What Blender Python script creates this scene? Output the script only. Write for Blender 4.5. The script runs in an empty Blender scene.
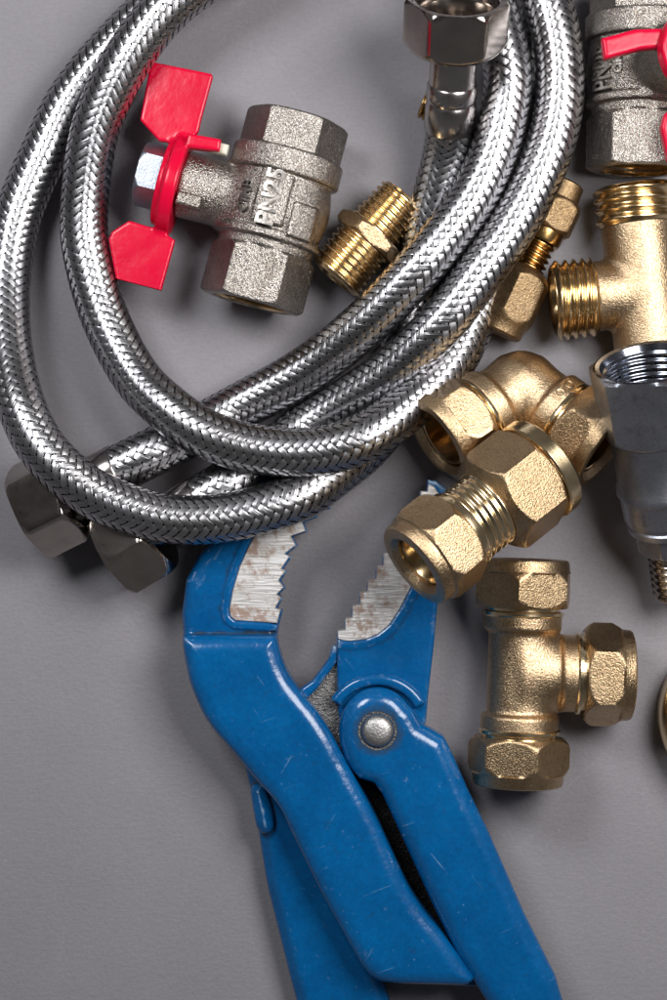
import bpy, bmesh, math, random
import numpy as np
from mathutils import Matrix, Vector
pi = math.pi
rng = np.random.default_rng(7)
H = 20.0                                   # camera height; 100 photo pixels on the table = 1 unit

sc = bpy.context.scene
col = sc.collection

def P(px, py, z=0.0):
    s = (H - z) / H
    return np.array(((px - 333.5) / 100 * s, (500 - py) / 100 * s, z))

# ------------------------------------------------------------------ materials
def new_mat(name):
    m = bpy.data.materials.new(name); m.use_nodes = True
    nt = m.node_tree
    b = nt.nodes['Principled BSDF']
    return m, nt, b

def ramp(nt, src, stops):
    r = nt.nodes.new('ShaderNodeValToRGB')
    el = r.color_ramp.elements
    while len(el) < len(stops): el.new(0.5)
    for e, (p, c) in zip(el, stops):
        e.position = p; e.color = (c if len(c) == 4 else (*c, 1))
    nt.links.new(src, r.inputs[0])
    return r.outputs[0]

def noise(nt, scale, detail=3, rough=0.55, vec=None):
    n = nt.nodes.new('ShaderNodeTexNoise')
    n.inputs['Scale'].default_value = scale; n.inputs['Detail'].default_value = detail
    n.inputs['Roughness'].default_value = rough
    if vec is not None: nt.links.new(vec, n.inputs['Vector'])
    return n.outputs['Fac']

def objco(nt, scale=None):
    t = nt.nodes.new('ShaderNodeTexCoord').outputs['Object']
    if scale:
        mp = nt.nodes.new('ShaderNodeMapping'); mp.inputs['Scale'].default_value = scale
        nt.links.new(t, mp.inputs['Vector']); return mp.outputs['Vector']
    return t

def bump(nt, h, strength, dist, normal=None):
    b = nt.nodes.new('ShaderNodeBump'); b.inputs['Strength'].default_value = strength
    b.inputs['Distance'].default_value = dist
    nt.links.new(h, b.inputs['Height'])
    if normal is not None: nt.links.new(normal, b.inputs['Normal'])
    return b.outputs['Normal']

def mixc(nt, fac, a, b, mode='MIX'):
    m = nt.nodes.new('ShaderNodeMix'); m.data_type = 'RGBA'; m.blend_type = mode
    if isinstance(fac, (int, float)): m.inputs['Factor'].default_value = fac
    else: nt.links.new(fac, m.inputs['Factor'])
    for s, v in ((6, a), (7, b)):
        if isinstance(v, (tuple, list)): m.inputs[s].default_value = (*v[:3], 1)
        else: nt.links.new(v, m.inputs[s])
    return m.outputs[2]

def math_(nt, op, a, b=0.0, clamp=False):
    m = nt.nodes.new('ShaderNodeMath'); m.operation = op; m.use_clamp = clamp
    for i, v in enumerate((a, b)):
        if isinstance(v, (int, float)): m.inputs[i].default_value = v
        else: nt.links.new(v, m.inputs[i])
    return m.outputs[0]

def cast_metal(name, c1, c2, rough=0.38, grain=0.5, gscale=42, dist=0.012, edge=None, spk_lo=0.62):
    """sand-cast / blasted metal: grainy bump, patchy tone"""
    m, nt, b = new_mat(name)
    co = objco(nt)
    big = noise(nt, 2.2, 4, 0.6, co)
    fine = noise(nt, gscale, 2, 0.5, co)
    vor = noise(nt, gscale * 2.1, 1, 0.5, co)
    base = ramp(nt, big, [(0.3, c2), (0.7, c1)])
    oi = nt.nodes.new('ShaderNodeObjectInfo').outputs['Random']
    base = mixc(nt, 1.0, base, ramp(nt, oi, [(0.0, (0.88, 0.86, 0.83)), (1.0, (1.05, 1.05, 1.06))]), 'MULTIPLY')
    stain = ramp(nt, noise(nt, 5.5, 6, 0.7, co), [(0.30, (0.72, 0.68, 0.64)), (0.46, (1, 1, 1))])
    base = mixc(nt, 1.0, base, stain, 'MULTIPLY')
    spk = ramp(nt, noise(nt, gscale * 0.8, 2, 0.6, co), [(0.36, (spk_lo,) * 3), (0.56, (1, 1, 1))])
    base = mixc(nt, 1.0, base, spk, 'MULTIPLY')
    if edge:
        g = nt.nodes.new('ShaderNodeNewGeometry').outputs['Pointiness']
        e = ramp(nt, g, [(0.50, (0, 0, 0)), (0.56, (1, 1, 1))])
        base = mixc(nt, e, base, edge)
    nt.links.new(base, b.inputs['Base Color'])
    b.inputs['Metallic'].default_value = 1
    rr = nt.nodes.new('ShaderNodeMapRange'); nt.links.new(big, rr.inputs[0])
    rr.inputs[3].default_value = rough - 0.05; rr.inputs[4].default_value = rough + 0.07
    nt.links.new(rr.outputs[0], b.inputs['Roughness'])
    h = math_(nt, 'ADD', fine, math_(nt, 'MULTIPLY', vor, 0.6))
    nt.links.new(bump(nt, h, grain, dist), b.inputs['Normal'])
    return m

def turned_metal(name, c1, rough=0.16, grooves=0.25, c2=None):
    """lathe-turned metal: fine rings round the local X axis"""
    m, nt, b = new_mat(name)
    co = objco(nt)
    big = noise(nt, 3.5, 4, 0.6, co)
    base = ramp(nt, big, [(0.3, c2 or tuple(x * 0.72 for x in c1)), (0.65, c1)])
    nt.links.new(base, b.inputs['Base Color'])
    b.inputs['Metallic'].default_value = 1
    st = noise(nt, 30, 2, 0.5, objco(nt, (3.2, 0.15, 0.15)))
    rr = nt.nodes.new('ShaderNodeMapRange'); nt.links.new(big, rr.inputs[0])
    rr.inputs[3].default_value = max(0.05, rough - 0.06); rr.inputs[4].default_value = rough + 0.1
    nt.links.new(rr.outputs[0], b.inputs['Roughness'])
    nt.links.new(bump(nt, st, grooves, 0.01), b.inputs['Normal'])
    return m

def smooth_metal(name, c1, rough=0.15, pit=0.1, c2=None):
    m, nt, b = new_mat(name)
    co = objco(nt)
    big = noise(nt, 4, 4, 0.6, co)
    f = noise(nt, 26, 3, 0.6, co)
    spots = ramp(nt, f, [(0.27, (0.55, 0.55, 0.55)), (0.34, (1, 1, 1))])
    base = ramp(nt, big, [(0.3, c2 or tuple(x * 0.8 for x in c1)), (0.65, c1)])
    base = mixc(nt, 1.0, base, spots, 'MULTIPLY')
    nt.links.new(base, b.inputs['Base Color'])
    b.inputs['Metallic'].default_value = 1
    rr = nt.nodes.new('ShaderNodeMapRange'); nt.links.new(big, rr.inputs[0])
    rr.inputs[3].default_value = max(0.04, rough - 0.05); rr.inputs[4].default_value = rough + 0.08
    nt.links.new(rr.outputs[0], b.inputs['Roughness'])
    nt.links.new(bump(nt, noise(nt, 45, 2, 0.5, co), pit, 0.006), b.inputs['Normal'])
    return m

def paint(name, c1, c2, rough=0.3, worn=None, chips=0.5, dirt=True, bumpy=0.25):
    m, nt, b = new_mat(name)
    co = objco(nt)
    big = noise(nt, 1.6, 5, 0.6, co)
    base = ramp(nt, big, [(0.3, c2), (0.7, c1)])
    if worn:
        g = nt.nodes.new('ShaderNodeNewGeometry').outputs['Pointiness']
        n1 = noise(nt, 9, 5, 0.7, co)
        e = math_(nt, 'ADD', g, math_(nt, 'MULTIPLY', math_(nt, 'SUBTRACT', n1, 0.5), 0.14))
        n3 = ramp(nt, noise(nt, 1.3, 3, 0.6, co), [(0.42, (0.0, 0.0, 0.0)), (0.62, (1, 1, 1))])
        ef = ramp(nt, e, [(0.522, (0, 0, 0)), (0.55, (chips, chips, chips))])
        base = mixc(nt, math_(nt, 'MULTIPLY', ef, n3), base, worn)
        # thin scratches
        sf = None
        for ang_, sx_, sy_ in ((0.9, 0.9, 34), (-0.35, 1.3, 40), (2.1, 0.7, 30)):
            mp = nt.nodes.new('ShaderNodeMapping'); mp.vector_type = 'POINT'
            mp.inputs['Rotation'].default_value = (0, 0, ang_)
            nt.links.new(co, mp.inputs['Vector'])
            mp2 = nt.nodes.new('ShaderNodeMapping'); mp2.inputs['Scale'].default_value = (sx_, sy_, 1)
            nt.links.new(mp.outputs[0], mp2.inputs['Vector'])
            q_ = ramp(nt, noise(nt, 1.0, 2, 0.4, mp2.outputs[0]), [(0.70, (0, 0, 0)), (0.74, (1, 1, 1))])
            sf = q_ if sf is None else math_(nt, 'MAXIMUM', sf, q_)
        gate = ramp(nt, noise(nt, 3, 4, 0.7, co), [(0.52, (0, 0, 0)), (0.64, (0.3, 0.3, 0.3))])
        base = mixc(nt, math_(nt, 'MULTIPLY', sf, gate), base, (0.25, 0.42, 0.6))
        # speckles
        mott = ramp(nt, noise(nt, 22, 5, 0.75, co), [(0.35, (0.84, 0.84, 0.85)), (0.65, (1.06, 1.06, 1.05))])
        base = mixc(nt, 1.0, base, mott, 'MULTIPLY')
        v = nt.nodes.new('ShaderNodeTexVoronoi'); v.inputs['Scale'].default_value = 13
        nt.links.new(co, v.inputs['Vector'])
        sp = ramp(nt, v.outputs['Distance'], [(0.06, (1, 1, 1)), (0.16, (0, 0, 0))])
        gate2 = ramp(nt, noise(nt, 2.3, 4, 0.7, co), [(0.50, (0, 0, 0)), (0.68, (0.35, 0.35, 0.35))])
        base = mixc(nt, math_(nt, 'MULTIPLY', sp, gate2), base, (0.2, 0.38, 0.55))
        # oily grime round the rivet
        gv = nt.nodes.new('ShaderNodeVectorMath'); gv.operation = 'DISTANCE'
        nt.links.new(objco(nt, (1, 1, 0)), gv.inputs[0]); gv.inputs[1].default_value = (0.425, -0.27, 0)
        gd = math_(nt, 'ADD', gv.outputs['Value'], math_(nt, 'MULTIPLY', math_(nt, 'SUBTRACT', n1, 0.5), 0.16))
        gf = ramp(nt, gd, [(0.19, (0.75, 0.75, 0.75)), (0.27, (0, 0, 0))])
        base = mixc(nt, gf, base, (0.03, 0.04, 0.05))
        # dirt in the hollows
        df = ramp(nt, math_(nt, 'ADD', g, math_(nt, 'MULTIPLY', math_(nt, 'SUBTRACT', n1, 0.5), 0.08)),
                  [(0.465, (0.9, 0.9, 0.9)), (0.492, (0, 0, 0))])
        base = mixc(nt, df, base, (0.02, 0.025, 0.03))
    nt.links.new(base, b.inputs['Base Color'])
    n2 = noise(nt, 6, 5, 0.7, co)
    rr = nt.nodes.new('ShaderNodeMapRange'); nt.links.new(n2, rr.inputs[0])
    rr.inputs[3].default_value = rough - 0.08; rr.inputs[4].default_value = rough + 0.14
    nt.links.new(rr.outputs[0], b.inputs['Roughness'])
    b.inputs['Coat Weight'].default_value = 0.12 if worn else 0.0
    b.inputs['Specular IOR Level'].default_value = 0.5 if worn else 0.3
    b.inputs['Coat Roughness'].default_value = 0.15
    h = math_(nt, 'ADD', noise(nt, 3.2, 3, 0.5, co), math_(nt, 'MULTIPLY', noise(nt, 30, 3, 0.6, co), 0.10))
    nt.links.new(bump(nt, h, bumpy, 0.05), b.inputs['Normal'])
    return m

M = {}
M['brass_cast'] = cast_metal('blasted_brass', (0.66, 0.49, 0.31), (0.56, 0.40, 0.24), 0.33, 0.65, 58, 0.008, spk_lo=0.74)
M['brass_nut'] = cast_metal('forged_brass', (0.62, 0.455, 0.28), (0.50, 0.355, 0.205), 0.31, 0.65, 60, 0.007, spk_lo=0.74)
M['brass_turned'] = turned_metal('turned_brass', (0.84, 0.67, 0.42), 0.2, 0.08)
M['brass_thread'] = turned_metal('threaded_brass', (0.80, 0.59, 0.33), 0.2, 0.02)
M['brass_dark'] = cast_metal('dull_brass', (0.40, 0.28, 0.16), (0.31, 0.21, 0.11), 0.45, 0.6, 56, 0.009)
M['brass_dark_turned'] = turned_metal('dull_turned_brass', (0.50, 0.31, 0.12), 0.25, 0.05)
M['nickel'] = cast_metal('nickel_plate', (0.48, 0.445, 0.41), (0.36, 0.33, 0.30), 0.24, 0.95, 56, 0.011, spk_lo=0.68)
M['nickel_relief'] = smooth_metal('nickel_relief', (0.33, 0.305, 0.28), 0.3, 0.9)
M['satin'] = cast_metal('satin_chrome', (0.46, 0.485, 0.55), (0.38, 0.40, 0.46), 0.36, 0.35, 62, 0.006, spk_lo=0.85)
M['satin_bright'] = turned_metal('turned_chrome', (0.30, 0.32, 0.37), 0.14, 0.05)
M['zinc'] = smooth_metal('zinc_plate', (0.40, 0.43, 0.49), 0.42, 0.5)
M['nut_steel'] = smooth_metal('nickel_nut', (0.42, 0.375, 0.34), 0.15, 0.03)
M['ferrule'] = smooth_metal('crimped_steel', (0.46, 0.43, 0.42), 0.2, 0.05)
M['rivet'] = smooth_metal('rivet_steel', (0.46, 0.45, 0.44), 0.46, 0.9)
M['red'] = paint('red_enamel', (0.66, 0.003, 0.036), (0.55, 0.002, 0.030), 0.2, None, bumpy=0.14)
M['blue'] = paint('blue_enamel', (0.001, 0.108, 0.31), (0.001, 0.074, 0.225), 0.17, (0.34, 0.45, 0.55), 0.75)

# rough cast steel web
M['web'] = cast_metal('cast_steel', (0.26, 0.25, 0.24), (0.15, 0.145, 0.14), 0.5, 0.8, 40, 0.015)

M['gap_shade'] = cast_metal('gap_shade_dark', (0.03, 0.028, 0.027), (0.015, 0.015, 0.015), 0.55, 0.8, 40, 0.015)  # near-black colour standing in for the shadow between the wrench arms

# ground steel with rust
m, nt, b = new_mat('ground_steel')
co = objco(nt)
st = noise(nt, 26, 3, 0.6, objco(nt, (0.16, 2.0, 1)))
base = ramp(nt, st, [(0.3, (0.44, 0.42, 0.40)), (0.65, (0.72, 0.71, 0.70))])
r1 = noise(nt, 4.2, 6, 0.75, co); r2 = noise(nt, 17, 4, 0.7, co)
rf = ramp(nt, math_(nt, 'ADD', math_(nt, 'MULTIPLY', r1, 0.75), math_(nt, 'MULTIPLY', r2, 0.3)), [(0.52, (0, 0, 0)), (0.62, (0.75, 0.75, 0.75))])
base = mixc(nt, rf, base, (0.22, 0.105, 0.055))
nt.links.new(base, b.inputs['Base Color'])
nt.links.new(ramp(nt, rf, [(0, (0.75, 0.75, 0.75)), (0.8, (0.1, 0.1, 0.1))]), b.inputs['Metallic'])
b.inputs['Roughness'].default_value = 0.5
nt.links.new(bump(nt, st, 0.5, 0.01), b.inputs['Normal'])
M['jaw'] = m

# braid ribbons
m, nt, b = new_mat('braided_steel')
uv = nt.nodes.new('ShaderNodeUVMap').outputs['UV']
mp = nt.nodes.new('ShaderNodeMapping'); mp.inputs['Scale'].default_value = (7, 1.6, 1)
nt.links.new(uv, mp.inputs['Vector'])
wn = noise(nt, 1.0, 1, 0.5, mp.outputs[0])
big = noise(nt, 1.2, 3, 0.6, objco(nt))
base = ramp(nt, wn, [(0.3, (0.33, 0.33, 0.345)), (0.65, (0.51, 0.51, 0.53))])
base = mixc(nt, 1.0, base, ramp(nt, big, [(0.3, (0.82, 0.80, 0.78)), (0.7, (1, 1, 1))]), 'MULTIPLY')
nt.links.new(base, b.inputs['Base Color'])
b.inputs['Metallic'].default_value = 1
b.inputs['Roughness'].default_value = 0.28
b.inputs['Anisotropic'].default_value = 0.6; b.inputs['Anisotropic Rotation'].default_value = 0.25
tg = nt.nodes.new('ShaderNodeTangent'); tg.direction_type = 'UV_MAP'; tg.uv_map = 'UVMap'
nt.links.new(tg.outputs[0], b.inputs['Tangent'])
nt.links.new(bump(nt, wn, 0.22, 0.008), b.inputs['Normal'])
M['braid'] = m
m, nt, b = new_mat('black_rubber')
b.inputs['Specular IOR Level'].default_value = 0.1
b.inputs['Base Color'].default_value = (0.012, 0.012, 0.013, 1); b.inputs['Roughness'].default_value = 0.6
nt.links.new(bump(nt, noise(nt, 20, 2, 0.5, objco(nt)), 0.2, 0.01), b.inputs['Normal'])
M['rubber'] = m
m, nt, b = new_mat('stem_seal')
b.inputs['Base Color'].default_value = (0.62, 0.60, 0.50, 1); b.inputs['Roughness'].default_value = 0.4
nt.links.new(bump(nt, noise(nt, 20, 2, 0.5, objco(nt)), 0.2, 0.01), b.inputs['Normal'])
M['seal'] = m

# grey board
m, nt, b = new_mat('grey_board')
co = objco(nt)
f1 = noise(nt, 26, 4, 0.65, co); f2 = noise(nt, 0.6, 4, 0.6, co)
f3 = noise(nt, 7, 4, 0.6, objco(nt, (1, 3.0, 1)))
base = ramp(nt, f2, [(0.3, (0.222, 0.212, 0.228)), (0.7, (0.249, 0.237, 0.254))])
base = mixc(nt, 1.0, base, ramp(nt, f1, [(0.3, (0.93, 0.93, 0.935)), (0.7, (1.04, 1.04, 1.04))]), 'MULTIPLY')
v = nt.nodes.new('ShaderNodeTexVoronoi'); v.feature = 'DISTANCE_TO_EDGE'; v.inputs['Scale'].default_value = 0.55
mp = nt.nodes.new('ShaderNodeMapping'); mp.inputs['Scale'].default_value = (1, 0.3, 1); mp.inputs['Rotation'].default_value = (0, 0, 1.1)
nt.links.new(co, mp.inputs['Vector']); nt.links.new(mp.outputs[0], v.inputs['Vector'])
sf = ramp(nt, v.outputs['Distance'], [(0.0, (1, 1, 1)), (0.0035, (0, 0, 0))])
gate = ramp(nt, noise(nt, 0.9, 4, 0.7, co), [(0.5, (0, 0, 0)), (0.68, (0.16, 0.16, 0.16))])
base = mixc(nt, math_(nt, 'MULTIPLY', sf, gate), base, (0.42, 0.41, 0.42))
fib = noise(nt, 1.0, 2, 0.5, objco(nt, (9, 55, 1)))
base = mixc(nt, 1.0, base, ramp(nt, fib, [(0.30, (0.955, 0.955, 0.955)), (0.6, (1.02, 1.02, 1.02))]), 'MULTIPLY')
vd = nt.nodes.new('ShaderNodeTexVoronoi'); vd.inputs['Scale'].default_value = 4.5; nt.links.new(co, vd.inputs['Vector'])
dd = ramp(nt, vd.outputs['Distance'], [(0.02, (0.5, 0.5, 0.5)), (0.05, (0, 0, 0))])
dg_ = ramp(nt, noise(nt, 1.7, 3, 0.7, co), [(0.5, (0, 0, 0)), (0.62, (1, 1, 1))])
base = mixc(nt, math_(nt, 'MULTIPLY', dd, dg_), base, (0.42, 0.41, 0.43))
nt.links.new(base, b.inputs['Base Color'])
b.inputs['Roughness'].default_value = 0.62
b.inputs['Specular IOR Level'].default_value = 0.35
h = math_(nt, 'ADD', f1, math_(nt, 'MULTIPLY', f3, 0.5))
nt.links.new(bump(nt, h, 0.28, 0.02), b.inputs['Normal'])
M['board'] = m

# ------------------------------------------------------------------ mesh helpers
def to_mesh(name, V, F, mat, angle=35, uvs=None, normals=None):
    me = bpy.data.meshes.new(name)
    V = np.asarray(V, dtype=np.float64)
    if isinstance(F, np.ndarray) and F.ndim == 2:
        n, k = F.shape
        me.vertices.add(len(V)); me.vertices.foreach_set('co', V.ravel())
        me.loops.add(n * k); me.loops.foreach_set('vertex_index', F.ravel().astype(np.int32))
        me.polygons.add(n); me.polygons.foreach_set('loop_start', np.arange(0, n * k, k, dtype=np.int32))
        me.update(calc_edges=True)
    else:
        me.from_pydata([tuple(v) for v in V], [], [tuple(int(i) for i in f) for f in F])
        me.update()
    me.polygons.foreach_set('use_smooth', np.ones(len(me.polygons), dtype=bool))
    if angle is not None:
        bm = bmesh.new(); bm.from_mesh(me)
        a = math.radians(angle)
        for e in bm.edges:
            if len(e.link_faces) == 2 and e.calc_face_angle(0) > a: e.smooth = False
        bm.to_mesh(me); bm.free()
    if normals is not None:
        me.normals_split_custom_set_from_vertices([tuple(v) for v in normals])
    if uvs is not None:
        lay = me.uv_layers.new(name='UVMap')
        lay.data.foreach_set('uv', uvs[F.ravel()].ravel())
    me.materials.append(mat)
    return me

def link(name, me, parent=None):
    o = bpy.data.objects.new(name, me); col.objects.link(o)
    if parent is not None: o.parent = parent
    return o

def tag(o, label, cat, group=None):
    o['label'] = label; o['category'] = cat
    if group: o['group'] = group

def lathe(prof, nseg=96, rot=0.0, step=0.02, k=0.007, thread=None):
    """prof: (x, r[, hex apothem]); closed if r==0 at the ends"""
    pts = []
    for i in range(len(prof)):
        a = prof[i]
        ax, ar = a[0], a[1]; ah = a[2] if len(a) > 2 else None
        if i == 0: pts.append((ax, ar, ah)); continue
        p = prof[i - 1]; ph = p[2] if len(p) > 2 else None
        L = math.hypot(ax - p[0], ar - p[1])
        hx = ah is not None and ph is not None
        n = max(1, int(math.ceil(L / step))) if (hx or thread) else 1
        for j in range(1, n + 1):
            t = j / n
            h = (ph + (ah - ph) * t) if hx else (ah if j == n else None)
            pts.append((p[0] + (ax - p[0]) * t, p[1] + (ar - p[1]) * t, h))
    th = np.arange(nseg) * 2 * pi / nseg
    dev = np.mod(th - rot, pi / 3) - pi / 6
    V = []; rings = []
    for (x, r, h) in pts:
        if r < 1e-6:
            rings.append([len(V)]); V.append((x, 0, 0)); continue
        R = np.full(nseg, float(r))
        if h is not None:
            hr = h / np.cos(dev)
            # smooth minimum
            d = np.clip(0.5 + 0.5 * (hr - R) / k, 0, 1)
            R = hr * (1 - d) + R * d - k * d * (1 - d)
        if thread: R = thread(x, th, R)
        s = len(V)
        V += [(x, R[q] * math.cos(th[q]), R[q] * math.sin(th[q])) for q in range(nseg)]
        rings.append(list(range(s, s + nseg)))
    F = []
    for a, b in zip(rings[:-1], rings[1:]):
        if len(a) == 1 and len(b) == 1: continue
        for q in range(nseg):
            q2 = (q + 1) % nseg
            if len(a) == 1: F.append((a[0], b[q2], b[q]))
            elif len(b) == 1: F.append((a[q], a[q2], b[0]))
            else: F.append((a[q], a[q2], b[q2], b[q]))
    return np.array(V), F

def thread_prof(x0, x1, pitch, n=8):
    """axial samples and crest-to-root fraction of a rounded vee thread"""
    turns = max(1, round((x1 - x0) / pitch)); pitch = (x1 - x0) / turns
    out = []
    for q in range(turns):
        for a, w in ((0.0, 1.0), (0.06, .97), (0.14, .80), (0.36, .16), (0.44, .02), (0.56, .02), (0.64, .16), (0.86, .80), (0.94, .97)):
            out.append((x0 + (q + a) * pitch, w))
    out.append((x1, 1.0))
    return out, pitch

def shear_thread(V, x0, x1, pitch, R):
    """lean the ridges so that they run like a screw on each side"""
    f = np.clip(np.minimum(V[:, 0] - x0, x1 - V[:, 0]) / pitch, 0, 1)
    V[:, 0] += 0.27 * pitch * f * V[:, 1] / R
    return V

def thread_mesh(x0, x1, R, pitch, depth, bore=0.0, taper=0.0, nseg=128, bore_depth=0.3):
    pr, pitch = thread_prof(x0, x1, pitch)
    prof = [(x, R - taper * (x - x0) - depth * w) for x, w in pr]
    V, F = lathe(prof, nseg); V = shear_thread(V, x0, x1, pitch, R)
    rim = prof[-1][1]
    e = [(x1, rim)]
    if bore > 0: e += [(x1 + 0.008, rim - 0.015), (x1 + 0.008, bore + 0.02), (x1 - 0.02, bore), (x1 - bore_depth, bore * 0.97), (x1 - bore_depth, 0)]
    else: e += [(x1 + 0.006, rim - 0.02), (x1 + 0.006, 0)]
    return cat_mesh((V, F), lathe(e, nseg))

def cat_mesh(*ms):
    V = []; F = []; n = 0
    for v, f in ms:
        V.append(np.asarray(v)); F += [tuple(i + n for i in q) for q in f]; n += len(v)
    return np.vstack(V), F

def xf(V, Mx):
    V = np.asarray(V); A = np.array(Mx)
    return V @ A[:3, :3].T + A[:3, 3]

# --- signed distance toolkit
def smin(a, b, k):
    h = np.clip(0.5 + 0.5 * (b - a) / k, 0, 1)
    return b * (1 - h) + a * h - k * h * (1 - h)
def smax(a, b, k): return -smin(-a, -b, k)

def poly_sdf(X, Y, pts):
    pts = np.array(pts, dtype=float); n = len(pts)
    d = np.full(X.shape, 1e9); s = np.ones(X.shape)
    for i in range(n):
        a = pts[i]; b = pts[i - 1]
        ex, ey = b[0] - a[0], b[1] - a[1]
        wx, wy = X - a[0], Y - a[1]
        t = np.clip((wx * ex + wy * ey) / (ex * ex + ey * ey + 1e-12), 0, 1)
        bx, by = wx - ex * t, wy - ey * t
        d = np.minimum(d, bx * bx + by * by)
        c1 = Y >= a[1]; c2 = Y < b[1]; c3 = ex * wy > ey * wx
        flip = (c1 & c2 & c3) | (~c1 & ~c2 & ~c3)
        s = np.where(flip, -s, s)
    return s * np.sqrt(d)

def extr(d2, Z, z0, z1, r):
    dz = np.abs(Z - (z0 + z1) / 2) - (z1 - z0) / 2
    a = d2 + r; b = dz + r
    return np.minimum(np.maximum(a, b), 0) + np.sqrt(np.maximum(a, 0) ** 2 + np.maximum(b, 0) ** 2) - r

def sd_cyl(ax, rr, x0, x1, R, r=0.02):
    """cylinder given axial coordinate and radial distance fields"""
    return extr(rr - R, ax, x0, x1, r)

def sd_hex(ax, u, v, x0, x1, ap, r=0.02, cham=None):
    d = np.full(ax.shape, -1e9)
    for q in range(3):
        a = pi / 2 + q * pi / 3
        d = np.maximum(d, np.abs(u * math.cos(a) + v * math.sin(a)) - ap)
    if cham:
        rr = np.sqrt(u * u + v * v)
        e = np.minimum(ax - x0, x1 - ax)
        d = np.maximum(d, (rr - cham - e * 1.3) * 0.65)
    return extr(d, ax, x0, x1, r)

def surface_nets(f, lo, hi, vox):
    lo = np.array(lo, float); hi = np.array(hi, float)
    n = np.ceil((hi - lo) / vox).astype(int) + 1
    ax = [lo[i] + vox * np.arange(n[i]) for i in range(3)]
    X, Y, Z = np.meshgrid(*ax, indexing='ij')
    D = f(X.astype(np.float32), Y.astype(np.float32), Z.astype(np.float32)).astype(np.float32)
    del X, Y, Z
    S = D < 0
    nx, ny, nz = D.shape
    c = np.zeros((nx - 1, ny - 1, nz - 1), np.uint8)
    for i in (0, 1):
        for j in (0, 1):
            for k in (0, 1):
                c += S[i:nx - 1 + i, j:ny - 1 + j, k:nz - 1 + k]
    act = (c > 0) & (c < 8)
    idx = -np.ones(act.shape, np.int32)
    cells = np.argwhere(act)
    idx[act] = np.arange(len(cells))
    acc = np.zeros((len(cells), 3)); cnt = np.zeros(len(cells))
    I, J, K = cells.T
    corners = [(i, j, k) for i in (0, 1) for j in (0, 1) for k in (0, 1)]
    for a in corners:
        for d in range(3):
            if a[d] == 1: continue
            b = list(a); b[d] = 1
            va = D[I + a[0], J + a[1], K + a[2]]; vb = D[I + b[0], J + b[1], K + b[2]]
            cr = (va < 0) != (vb < 0)
            t = np.where(cr, va / np.where(cr, va - vb, 1), 0)
            p = np.tile(np.array(a, float), (len(cells), 1)); p[:, d] += t
            acc[cr] += p[cr]; cnt[cr] += 1
    V = cells + acc / cnt[:, None]
    # gradient (trilinear) for projection and normals
    G = np.gradient(D)
    def samp(A, v):
        i0 = np.clip(np.floor(v).astype(int), 0, np.array(A.shape) - 2); fr = v - i0
        out = 0
        for (i, j, k) in corners:
            w = (fr[:, 0] if i else 1 - fr[:, 0]) * (fr[:, 1] if j else 1 - fr[:, 1]) * (fr[:, 2] if k else 1 - fr[:, 2])
            out = out + w * A[i0[:, 0] + i, i0[:, 1] + j, i0[:, 2] + k]
        return out
    for _ in range(2):
        g = np.stack([samp(G[q], V) for q in range(3)], 1)
        gl = (g * g).sum(1) + 1e-9
        dv = samp(D, V)
        stp = (dv / gl)[:, None] * g
        ln = np.linalg.norm(stp, axis=1, keepdims=True)
        V = V - stp * np.minimum(1, 0.5 / np.maximum(ln, 1e-9))
    g = np.stack([samp(G[q], V) for q in range(3)], 1)
    N = g / np.maximum(np.linalg.norm(g, axis=1, keepdims=True), 1e-9)
    F = []
    for d in range(3):
        o1, o2 = (d + 1) % 3, (d + 2) % 3
        sl0 = [slice(None)] * 3; sl1 = [slice(None)] * 3
        sl0[d] = slice(0, -1); sl1[d] = slice(1, None)
        for s_ in (sl0, sl1):
            s_[o1] = slice(1, -1); s_[o2] = slice(1, -1)
        A = S[tuple(sl0)]; B = S[tuple(sl1)]
        e = np.argwhere(A != B)
        if not len(e): continue
        inside = A[tuple(e.T)]
        q = e.copy(); q[:, o1] += 1; q[:, o2] += 1
        def cell(a, b):
            w = q.copy(); w[:, o1] -= a; w[:, o2] -= b
            return idx[tuple(w.T)]
        quad = np.stack([cell(1, 1), cell(0, 1), cell(0, 0), cell(1, 0)], 1)
        quad[~inside] = quad[~inside][:, ::-1]
        F.append(quad)
    F = np.vstack(F)
    V = lo + V * vox
    return V, F, N

class Thing:
    """local X runs along the picture direction (dx, dy down); tilt raises the +X end"""
    def __init__(s, name, label, cat, px, py, zc, dx=1, dy=0, tilt=0.0, group=None):
        s.px, s.py, s.zc = px, py, zc
        x, y, _ = P(px, py, zc)
        s.ang = math.atan2(-dy, dx); s.k = (H - zc) / H; s.tilt = tilt
        s.o = bpy.data.objects.new(name, None); col.objects.link(s.o)
        s.o.empty_display_size = 0.3
        s.o.location = (x, y, 0); s.o.rotation_euler = (0, 0, s.ang)
        tag(s.o, label, cat, group)
        s.M = Matrix.Translation((0, 0, zc)) @ Matrix.Rotation(-tilt, 4, 'Y') @ Matrix.Scale(s.k, 4)
    def loc(s, px, py, z=None):
        w = P(px, py, s.zc if z is None else z) - P(s.px, s.py, s.zc)
        c, n = math.cos(-s.ang), math.sin(-s.ang)
        return ((w[0] * c - w[1] * n) / s.k, (w[0] * n + w[1] * c) / s.k)
    def add(s, name, mesh, mat, Mx=None, parent=None, angle=35, label=None):
        V, F = mesh[0], mesh[1]
        Nn = mesh[2] if len(mesh) > 2 else None
        V = np.asarray(V)
        MM = s.M @ Mx if Mx is not None else s.M
        V = xf(V, MM)
        if Nn is not None:
            R = np.array(MM.to_3x3()); Nn = Nn @ R.T
            Nn = Nn / np.linalg.norm(Nn, axis=1, keepdims=True)
        me = to_mesh(name, V, F, mat, None if Nn is not None else angle, normals=Nn)
        ob = link(name, me, parent or s.o)
        if label: ob['label'] = label
        return ob

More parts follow.
